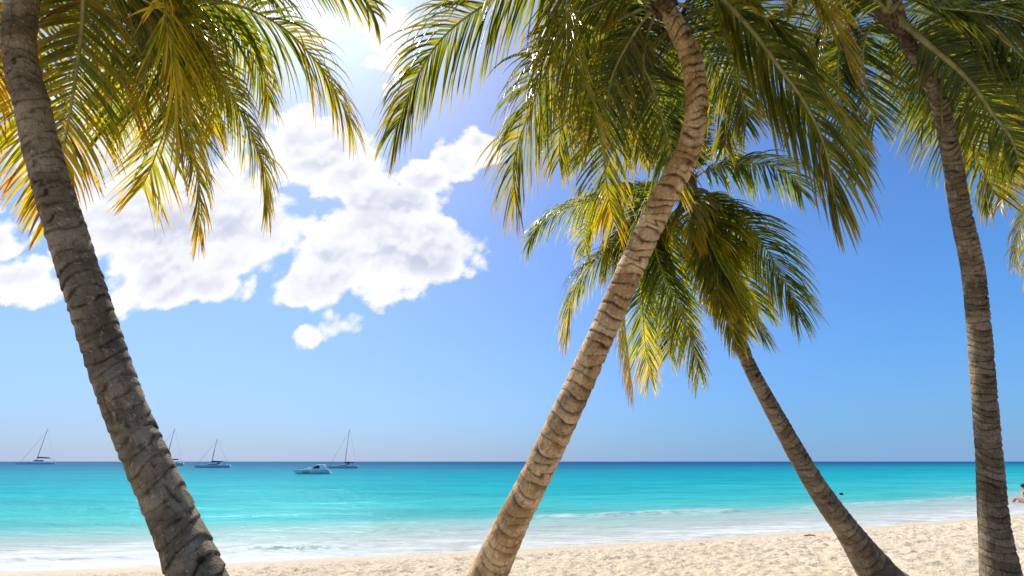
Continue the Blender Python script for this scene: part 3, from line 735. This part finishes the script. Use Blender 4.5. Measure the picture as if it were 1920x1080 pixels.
# --- right palm
cD = (1668, 22, 4.6)
palm('dark upright palm trunk near the right edge curving left into a shaded green crown',
 [(1888,1185,4.9,112),(1877,1080,4.9,83),(1866,1000,4.9,65),(1861,950,4.9,60),(1855,860,4.9,54),(1850,800,4.9,52),(1842,700,4.87,50),(1834,600,4.84,48),(1823,500,4.8,47),(1802,400,4.75,44),(1785,300,4.7,39),(1763,200,4.66,36),(1743,150,4.65,34),(1714,100,4.6,31),(1690,60,4.6,30),(1676,34,4.6,30)],
 [([cD,(1610,20,4.8),(1577,60,5),(1571,111,5),(1573,181,5.1),(1586,228,5.1),(1602,280,5.1),(1612,320,5.1)], dict(L=.60,g=.55,age=.27,tipage=.12)),
  ([cD,(1730,70,5.0),(1765,150,5.1),(1791,222,5.2),(1823,282,5.2),(1844,321,5.3),(1865,365,5.3)], dict(L=.80,g=.55,age=.26,tipage=.22)),
  ([cD,(1704,50,4.5),(1741,82,4.4),(1782,116,4.4),(1825,159,4.4),(1861,212,4.4),(1897,260,4.4),(1912,310,4.5)], dict(L=.72,g=.5,age=.26,tipage=.15,rad=.026,t0=.22)),
  ([cD,(1700,-5,4.2),(1760,12,3.9),(1830,20,3.8),(1900,34,3.7),(1980,70,3.7),(2040,140,3.7)], dict(L=.58,g=1.0,age=.24,tipage=.1)),
  ([cD,(1620,-15,4.4),(1540,-10,4.4),(1480,20,4.5),(1438,48,4.6)], dict(L=.48,g=.9,age=.25,tipage=.1)),
  ([cD,(1720,-60,4.4),(1820,-70,4.2),(1900,-40,4.1),(1960,50,4.1)], dict(L=.55,g=.9,age=.36,tipage=.2)),
  ([cD,(1640,35,4.9),(1618,95,5.2),(1625,170,5.3),(1640,230,5.3)], dict(L=.66,g=.5,age=.22,tipage=.15)),
  ([cD,(1655,-60,4),(1600,-90,3.6),(1540,-70,3.5),(1500,-10,3.4)], dict(L=.55,g=.9,age=.24,tipage=.2)),
  ([cD,(1720,20,5.0),(1800,50,5.4),(1870,110,5.7),(1920,190,5.8)], dict(L=.75,g=.6,age=.24,tipage=.15)),
  ([cD,(1760,-10,4.2),(1850,50,4.0),(1930,120,4.0),(1980,210,4.0)], dict(L=.65,g=.7,age=.22,tipage=.15)),
  ([cD,(1640,0,4.4),(1590,-5,4.3),(1550,40,4.3),(1530,100,4.4)], dict(L=.5,g=.8,age=.27,tipage=.2)),
  ([cD,(1610,60,5.1),(1540,110,5.5),(1500,170,5.7),(1490,240,5.8)], dict(L=.7,g=.7,age=.24,tipage=.2)),
  ([cD,(1720,90,5.3),(1790,180,5.8),(1850,250,6.0),(1890,330,6.1)], dict(L=.75,g=.5,age=.34,tipage=.3)),
  ([cD,(1700,-80,4.9),(1760,-60,5.5),(1790,30,5.8),(1810,110,5.9)], dict(L=.6,g=.6,age=.28,tipage=.1)),
 ], bark_c, 41, ring=.075, amp=.07, tilt=.5, notch=.06, leafmat=m_frond_shade)

# --- palm beyond the right edge
cE = (2030, 320, 6.4)
palm('yellow-green frond tips of a palm standing beyond the right edge of the view',
 [(2200,1105,6.6,90),(2170,960,6.6,46),(2120,700,6.5,40),(2070,480,6.45,34),(2032,330,6.4,30)],
 [([cE,(1975,325,6.5),(1930,380,6.5),(1910,440,6.5),(1905,490,6.5)], dict(L=.5,g=.7,age=.38,tipage=.15)),
  ([cE,(1975,270,6.3),(1925,285,6.2),(1895,335,6.2),(1876,385,6.2)], dict(L=.5,g=.7,age=.46,tipage=.2)),
  ([cE,(1985,380,6.7),(1950,440,6.8),(1935,520,6.8)], dict(L=.6,g=.7,age=.34,tipage=.15)),
  ([cE,(1985,240,6.2),(1935,230,6.1),(1900,270,6.1)], dict(L=.5,g=.7,age=.4,tipage=.15)),
  ([cE,(2060,220,6.4),(2120,230,6.5),(2180,330,6.5)], dict(L=.6,g=.7,age=.3,tipage=.15)),
  ([cE,(2080,340,6.2),(2140,400,6.1),(2170,520,6.0)], dict(L=.6,g=.7,age=.3,tipage=.15)),
  ([cE,(2030,220,6.0),(2000,150,5.6),(1990,60,5.4)], dict(L=.6,g=.7,age=.3,tipage=.15)),
 ], bark_c, 53, ring=.09, amp=.04, nside=40)

# ------------------------------------------------------------------ boats
m_gel = simple("white gelcoat", (0.88, 0.88, 0.86), 0.22, 0.5, 0.04)
m_gel2 = simple("shaded blue-white hull paint", (0.80, 0.84, 0.83), 0.25, 0.5, 0.05)
m_navy = simple("navy canvas", (0.02, 0.03, 0.08), 0.85, 0.2, 0.2)
m_glass = simple("dark cabin glass", (0.015, 0.02, 0.03), 0.08, 0.6, 0.1)
m_alu = simple("grey mast metal", (0.12, 0.13, 0.16), 0.45, 0.5, 0.1, metal=0.3)
m_boot = simple("dark boot stripe", (0.01, 0.04, 0.08), 0.4, 0.4, 0.1)
m_canvas = simple("cream canvas", (0.72, 0.68, 0.60), 0.85, 0.2, 0.08)

def hull_mesh(L, Bm, free, draft=0.35, bowrise=0.3, x_off=0.0, y_off=0.0, rake=0.12, transom=0.75, nsec=26):
    """bow toward -X; returns verts (N,3) and faces"""
    V = []; Fc = []; prof = 7
    for i in range(nsec):
        t = i / (nsec - 1)
        bw = Bm / 2 * (math.sin(min(1, t * 1.55) * math.pi / 2) ** 0.8) * (1 - (1 - transom) * max(0, (t - 0.6) / 0.4) ** 1.5)
        sheer = free * (1 + bowrise * (1 - t) ** 2)
        ring = []
        for k in range(prof):
            q = k / (prof - 1)
            z = -draft + (sheer + draft) * q
            y = bw * (0.05 + 0.95 * q ** 0.38)
            x = -L / 2 + L * t - rake * L * (q - 0.4) * (1 - t) ** 3 * 1.1 + 0.05 * L * (1 - q) * (t > 0.999)
            ring.append((x, y, z))
        full = [(x, -y, z) for (x, y, z) in ring[::-1]] + ring
        V += [(x + x_off, y + y_off, z) for (x, y, z) in full]
        n = prof * 2
        if i:
            for k in range(n - 1):
                a = (i - 1) * n + k
                Fc.append((a, a + 1, a + 1 + n, a + n))
            Fc.append(((i - 1) * n, (i - 1) * n + n, i * n + n - 1, (i - 1) * n + n - 1))  # deck
    n = prof * 2
    Fc.append(tuple(range((nsec - 1) * n, nsec * n)))
    return V, Fc
def rbox(x0, x1, y0, y1, z0, z1, tx=0.0, ty=0.0, tb=0.0):
    """box whose top is inset: tx at the front, tb at the back, ty at the sides"""
    V = [(x0, y0, z0), (x1, y0, z0), (x1, y1, z0), (x0, y1, z0), (x0 + tx, y0 + ty, z1), (x1 - tb, y0 + ty, z1), (x1 - tb, y1 - ty, z1), (x0 + tx, y1 - ty, z1)]
    return V, [(0, 3, 2, 1), (4, 5, 6, 7), (0, 1, 5, 4), (1, 2, 6, 5), (2, 3, 7, 6), (3, 0, 4, 7)]
def tube(p0, p1, r0, r1, n=8):
    p0, p1 = np.array(p0, float), np.array(p1, float); ax = nrm(p1 - p0)
    u = nrm(np.cross(ax, [0.31, 0.9, 0.2])); v = np.cross(ax, u); V = []
    for p, r in ((p0, r0), (p1, r1)):
        for k in range(n):
            a = 2 * math.pi * k / n; V.append(tuple(p + u * math.cos(a) * r + v * math.sin(a) * r))
    Fc = [(k, (k + 1) % n, (k + 1) % n + n, k + n) for k in range(n)] + [tuple(range(n))[::-1], tuple(range(n, 2 * n))]
    return V, Fc
def join(*ms):
    V = []; Fc = []
    for v, f in ms:
        b = len(V); V += list(v); Fc += [tuple(i + b for i in ff) for ff in f]
    return V, Fc
def part(name, m, mat, parent, smooth=False, bev=0.0):
    me = bpy.data.meshes.new(name); me.from_pydata([tuple(map(float, v)) for v in m[0]], [], m[1]); me.materials.append(mat)
    bm = bmesh.new(); bm.from_mesh(me); bmesh.ops.recalc_face_normals(bm, faces=bm.faces); bm.to_mesh(me); bm.free()
    if smooth: me.polygons.foreach_set('use_smooth', np.ones(len(me.polygons), dtype=bool))
    o = bpy.data.objects.new(name, me); link(o, parent)
    if bev: 
        b = o.modifiers.new('bevel', 'BEVEL'); b.width = bev; b.segments = 2; b.limit_method = 'ANGLE'
    return o

def boat_root(name, pxc, pyw, label, cat, yaw=0.0, group=None):
    g = G(pxc, pyw); e = empty(name, (g.x, g.y, 0.0), label, cat, group)
    d = (g.y * CP + (g.z - H) * SP)
    # face square to the sight line so the profile shows
    e.rotation_euler.z = yaw
    return e, d
BG = 'boats moored off the beach'

def sailboat(pxc, pyw, lenpx, mastpx, label, yaw, mastx=-0.08, cat_=False, cover=m_navy, stub=False):
    e, d = boat_root('catamaran' if cat_ else 'sailing_boat', pxc, pyw, label, 'catamaran' if cat_ else 'sailing boat', yaw, BG)
    L = lenpx * d / F; mh = mastpx * d / F
    if cat_:
        for s in (-1, 1):
            part('hull', hull_mesh(L, L * 0.085, L * 0.060, 0.3, 0.10, 0, s * L * 0.21, 0.02), m_gel, e, True)
        part('bridge_deck', rbox(-L * .12, L * .40, -L * .20, L * .20, L * .055, L * .088), m_gel, e, bev=.03)
        cab = part('cabin', rbox(-L * .12, L * .18, -L * .16, L * .16, L * .088, L * .150, L * .07, L * .02, L * .01), m_gel, e, bev=.05)
        part('window', join(rbox(-L * .075, L * .165, -L * .1585, L * .1585, L * .108, L * .133, L * .028, L * .0085)), m_glass, cab)
        part('trampoline', rbox(-L * .40, -L * .12, -L * .17, L * .17, L * .070, L * .076), m_navy, e)
        part('crossbeam', tube((-L * .40, -L * .2, L * .08), (-L * .40, L * .2, L * .08), .09, .09), m_alu, e)
        part('bimini', join(rbox(L * .17, L * .40, -L * .14, L * .14, L * .185, L * .195, .1, .1, .1), *[tube((x, y, L * .088), (x, y, L * .188), .03, .03) for x in (L * .19, L * .38) for y in (-L * .12, L * .12)]), m_canvas, e)
        part('davits', join(*[tube((L * .42, y, L * .08), (L * .47, y, L * .15), .05, .04) for y in (-L * .1, L * .1)], tube((L * .47, -L * .1, L * .15), (L * .47, L * .1, L * .15), .04, .04)), m_alu, e)
        deck = L * .15
    else:
        part('hull', hull_mesh(L, L * .27, L * .085, .35, .25), m_gel2, e, True)
        part('boot_stripe', hull_mesh(L * .985, L * .262, .05, .1, .0, rake=.03), m_boot, e, True)
        cab = part('cabin', rbox(-L * .20, L * .16, -L * .08, L * .08, L * .08, L * .130, L * .08, L * .015, L * .02), m_gel, e, bev=.04)
        part('window', rbox(-L * .13, L * .135, -L * .079, L * .079, L * .098, L * .114, L * .02, L * .004, L * .01), m_glass, cab)
        part('cockpit_coaming', rbox(L * .16, L * .42, -L * .09, L * .09, L * .075, L * .105, .02, .04, .1), m_gel, e, bev=.03)
        part('sprayhood', rbox(L * .10, L * .19, -L * .075, L * .075, L * .125, L * .168, L * .045, L * .01, 0), cover, e, bev=.05)
        part('bimini', join(rbox(L * .23, L * .40, -L * .08, L * .08, L * .205, L * .213, .05, .05, .05), *[tube((x, y, L * .09), (x, y, L * .207), .025, .025) for x in (L * .25, L * .38) for y in (-L * .07, L * .07)]), m_canvas, e)
        deck = L * .12
    mx = mastx * L
    mast = part('mast', tube((mx, 0, deck * .6), (mx + .15, 0, mh), L * .0095, L * .006, 10), m_alu, e, True)
    part('spreader', tube((mx + .07, -L * .055, mh * .48), (mx + .07, L * .055, mh * .48), .03, .03), m_alu, mast)
    part('spreader', tube((mx + .1, -L * .04, mh * .74), (mx + .1, L * .04, mh * .74), .03, .03), m_alu, mast)
    boom = part('boom', tube((mx, 0, deck + L * .055), (mx + L * .34, 0, deck + L * .06), L * .006, L * .006), m_alu, e, True)
    part('sail_cover', tube((mx + .1, 0, deck + L * .085), (mx + L * .33, 0, deck + L * .072), L * .022, L * .012, 10), cover, boom, True)
    part('forestay', join(tube((-L * .46 if not cat_ else -L * .40, 0, L * .10), (mx + .1, 0, mh * .93), L * .0042, L * .0025, 6)), m_canvas if False else m_alu, e)
    part('backstay', tube((L * .46, 0, L * .10), (mx + .15, 0, mh * .99), .018, .018, 5), m_alu, e)
    for s in (-1, 1):
        part('shroud', join(tube((mx + .2, s * L * .12, L * .09), (mx + .07, s * L * .055, mh * .48), .018, .018, 5), tube((mx + .07, s * L * .055, mh * .48), (mx + .14, 0, mh * .95), .018, .018, 5)), m_alu, e)
    part('railing', join(*[tube((-L * .45 + i * L * .1, s * L * .02 * 1, L * .1) if False else (-L * .42 + i * L * .105, s * (L * (.20 if cat_ else .04 + .009 * i)), L * .09), (-L * .42 + i * L * .105, s * (L * (.20 if cat_ else .04 + .009 * i)), L * .09 + .6), .015, .015, 5) for i in range(9) for s in (-1, 1)],
                         *[tube((-L * .42, s * L * (.20 if cat_ else .04), L * .09 + .6), (L * .42, s * L * (.20 if cat_ else .112), L * .09 + .6), .012, .012, 5) for s in (-1, 1)]), m_alu, e)
    return e

sailboat(67, 870.5, 52, 64, 'white catamaran with raked grey mast, farthest left, moored beyond the thick grey trunk', 0.70, -.02, True)
sailboat(309, 873, 56, 67, 'sailing boat mostly hidden behind the thick grey palm trunk, mast tip and stern showing', 0.45, 0.0)
sailboat(398, 877, 56, 51, 'sailing boat with navy sail cover moored just right of the thick grey palm trunk', 0.38, -.06)
sailboat(643, 878, 52, 70, 'low sailing boat with tall dark mast moored behind the white motor yacht', 0.22, .04)

# motor yacht
e, d = boat_root('motor_yacht', 586, 889, 'white motor yacht with raised bow and hard top, the closest moored boat', 'motor yacht', 0.30, BG)
L = 59 * d / F
part('hull', hull_mesh(L, L * .30, L * .115, .25, .28, rake=.22, transom=.9), m_gel2, e, True)
part('boot_stripe', hull_mesh(L * .93, L * .285, .05, .1, .0, L * .035, rake=.05), m_boot, e, True)
part('rub_rail', join(*[tube((-L * .30, s * L * .128, L * .128), (L * .46, s * L * .137, L * .107), .03, .03) for s in (-1, 1)]), m_alu, e, True)
fd = part('foredeck', rbox(-L * .40, L * .02, -L * .085, L * .085, L * .118, L * .190, L * .30, L * .03, .0), m_gel, e, bev=.05)
ws = part('windscreen', rbox(-L * .06, L * .20, -L * .105, L * .105, L * .165, L * .255, L * .15, L * .02, L * .02), m_glass, e, bev=.02)
part('cabin_side', rbox(-L * .10, L * .38, -L * .12, L * .12, L * .11, L * .170, L * .05, L * .012, L * .04), m_gel, e, bev=.04)
ht = part('hard_top', rbox(L * .06, L * .36, -L * .11, L * .11, L * .252, L * .285, L * .05, L * .02, L * .04), m_gel, e, bev=.04)
part('radar_arch', join(*[tube((L * .38, s * L * .11, L * .12), (L * .31, s * L * .095, L * .26), .09, .07) for s in (-1, 1)]), m_gel, e, True)
part('antenna', tube((L * .25, 0, L * .28), (L * .30, 0, L * .36), .015, .01), m_alu, ht)
part('side_window', join(*[rbox(-L * .28, -L * .08, s * L * .118 - .02, s * L * .118 + .02, L * .055, L * .075) for s in (-1, 1)]), m_glass, e)
part('swim_platform', rbox(L * .49, L * .585, -L * .12, L * .12, L * .018, L * .034), m_gel, e, bev=.02)
part('cockpit_seat', rbox(L * .38, L * .46, -L * .10, L * .10, L * .08, L * .145, .05, .05, .02), m_canvas, e, bev=.04)
part('bow_rail', join(*[tube((-L * (.46 - .07 * i), s * L * (.02 + .02 * i), L * .14), (-L * (.47 - .07 * i), s * L * (.02 + .02 * i), L * .19), .012, .012, 5) for i in range(5) for s in (-1, 1)],
     *[tube((-L * .47, s * L * .02, L * .19), (-L * .19, s * L * .10, L * .185), .012, .012, 5) for s in (-1, 1)]), m_alu, e)

# ------------------------------------------------------------------ people in the water
m_skin = simple("sunburnt skin", (0.42, 0.19, 0.12), 0.55, 0.4, 0.1)
m_skin2 = simple("tanned skin", (0.22, 0.11, 0.07), 0.55, 0.4, 0.1)
m_hair = simple("dark hair", (0.012, 0.010, 0.010), 0.6, 0.4, 0.3, 40)
m_suit = simple("dark swimwear", (0.02, 0.03, 0.06), 0.7, 0.3, 0.2)
def skin_body(root, nodes, edges, mat):
    me = bpy.data.meshes.new('person_body'); me.from_pydata([n[:3] for n in nodes], edges, [])
    me.materials.append(mat); o = bpy.data.objects.new('body', me); link(o, root)
    sk = o.modifiers.new('skin', 'SKIN'); me.skin_vertices.new() if not me.skin_vertices else None
    for i, n in enumerate(nodes):
        sv = me.skin_vertices[0].data[i]; sv.radius = (n[3], n[4] if len(n) > 4 else n[3]); sv.use_root = (i == 0)
    sk.use_smooth_shade = True
    ss = o.modifiers.new('subdivision', 'SUBSURF'); ss.levels = 2; ss.render_levels = 2
    return o
def ellipsoid(c, r, n=14, m=10, cut=-1.0):
    V = []; Fc = []
    for j in range(m + 1):
        ph = math.pi * j / m
        for i in range(n):
            a = 2 * math.pi * i / n
            V.append((c[0] + r[0] * math.sin(ph) * math.cos(a), c[1] + r[1] * math.sin(ph) * math.sin(a), c[2] + r[2] * max(cut, math.cos(ph))))
        if j:
            for i in range(n):
                a = (j - 1) * n + i; b = (j - 1) * n + (i + 1) % n
                Fc.append((a, b, b + n, a + n))
    return V, Fc
# sitting bather at the right edge, back to the beach
g = G(1934, 945)
pr = empty('person', (g.x, g.y, -0.12), 'bather with dark hair sitting in the shallow wash at the right edge', 'person')
nodes = [(0,0,.16,.15,.12),(0,-.01,.36,.13,.10),(0,.02,.56,.16,.10),(0,.03,.66,.06),(0,.05,.74,.055),(0,.07,.83,.085,.10),(0,.07,.90,.08,.09),
 (.19,.03,.60,.055),(.26,-.02,.36,.042),(.28,.10,.20,.032),(.30,.16,.16,.035,.02),
 (-.19,.03,.60,.055),(-.28,-.06,.38,.042),(-.34,-.14,.18,.032),(-.35,-.18,.13,.035,.02),
 (.10,.10,.14,.085),(.14,.42,.34,.062),(.14,.72,.10,.045),(.14,.86,.08,.035),
 (-.10,.10,.14,.085),(-.16,.42,.36,.062),(-.17,.70,.10,.045),(-.17,.84,.08,.035)]
edges = [(0,1),(1,2),(2,3),(3,4),(4,5),(5,6),(2,7),(7,8),(8,9),(9,10),(2,11),(11,12),(12,13),(13,14),(0,15),(15,16),(16,17),(17,18),(0,19),(19,20),(20,21),(21,22)]
bo = skin_body(pr, nodes, edges, m_skin)
part('hair', join(ellipsoid((0, .055, .875), (.092, .105, .105), cut=-.55), ellipsoid((0, -.03, .83), (.06, .05, .09))), m_hair, pr, True)
part('swimwear', ellipsoid((0, .01, .16), (.175, .145, .11)), m_suit, pr, True)
# swimmer
g = G(1577, 928)
p2 = empty('person', (g.x, g.y, 0.0), 'swimmer with only a dark head above the turquoise water beside the dark slender trunk', 'person')
nodes = [(.55,0,-.10,.13,.10),(.30,0,-.06,.14,.10),(.12,0,-.03,.06),(0,0,.015,.085,.08),(-.06,0,.03,.05),
 (.22,.20,-.08,.05),(.0,.36,-.10,.04),(-.22,.40,-.10,.03),(.22,-.20,-.08,.05),(.0,-.36,-.10,.04),(-.22,-.40,-.10,.03),
 (.80,.09,-.16,.08),(1.2,.11,-.22,.05),(1.6,.12,-.24,.035),(.80,-.09,-.16,.08),(1.2,-.11,-.22,.05),(1.6,-.12,-.24,.035)]
edges = [(0,1),(1,2),(2,3),(3,4),(1,5),(5,6),(6,7),(1,8),(8,9),(9,10),(0,11),(11,12),(12,13),(0,14),(14,15),(15,16)]
skin_body(p2, nodes, edges, m_skin2)
part('hair', ellipsoid((.02, 0, .05), (.11, .095, .075), cut=-.45), m_hair, p2, True)

# ------------------------------------------------------------------ litter on the sand
g = G(1518, 1004, 0.06); gz = ground_z(g.x, g.y)
m_dry = simple("dried husk", (0.20, 0.13, 0.07), 0.9, 0.2, 0.4, 20)
tw = join(tube((-.14, 0, .03), (.03, .02, .045), .014, .018), tube((.03, .02, .045), (.16, -.02, .025), .018, .008), tube((-.02, .02, .035), (.05, .09, .04), .010, .005))
o = part('driftwood', tw, m_dry, None, True); o.location = (g.x, g.y, gz)
o['label'] = 'short dark piece of driftwood lying on the sand beside the dark slender trunk'; o['category'] = 'driftwood'
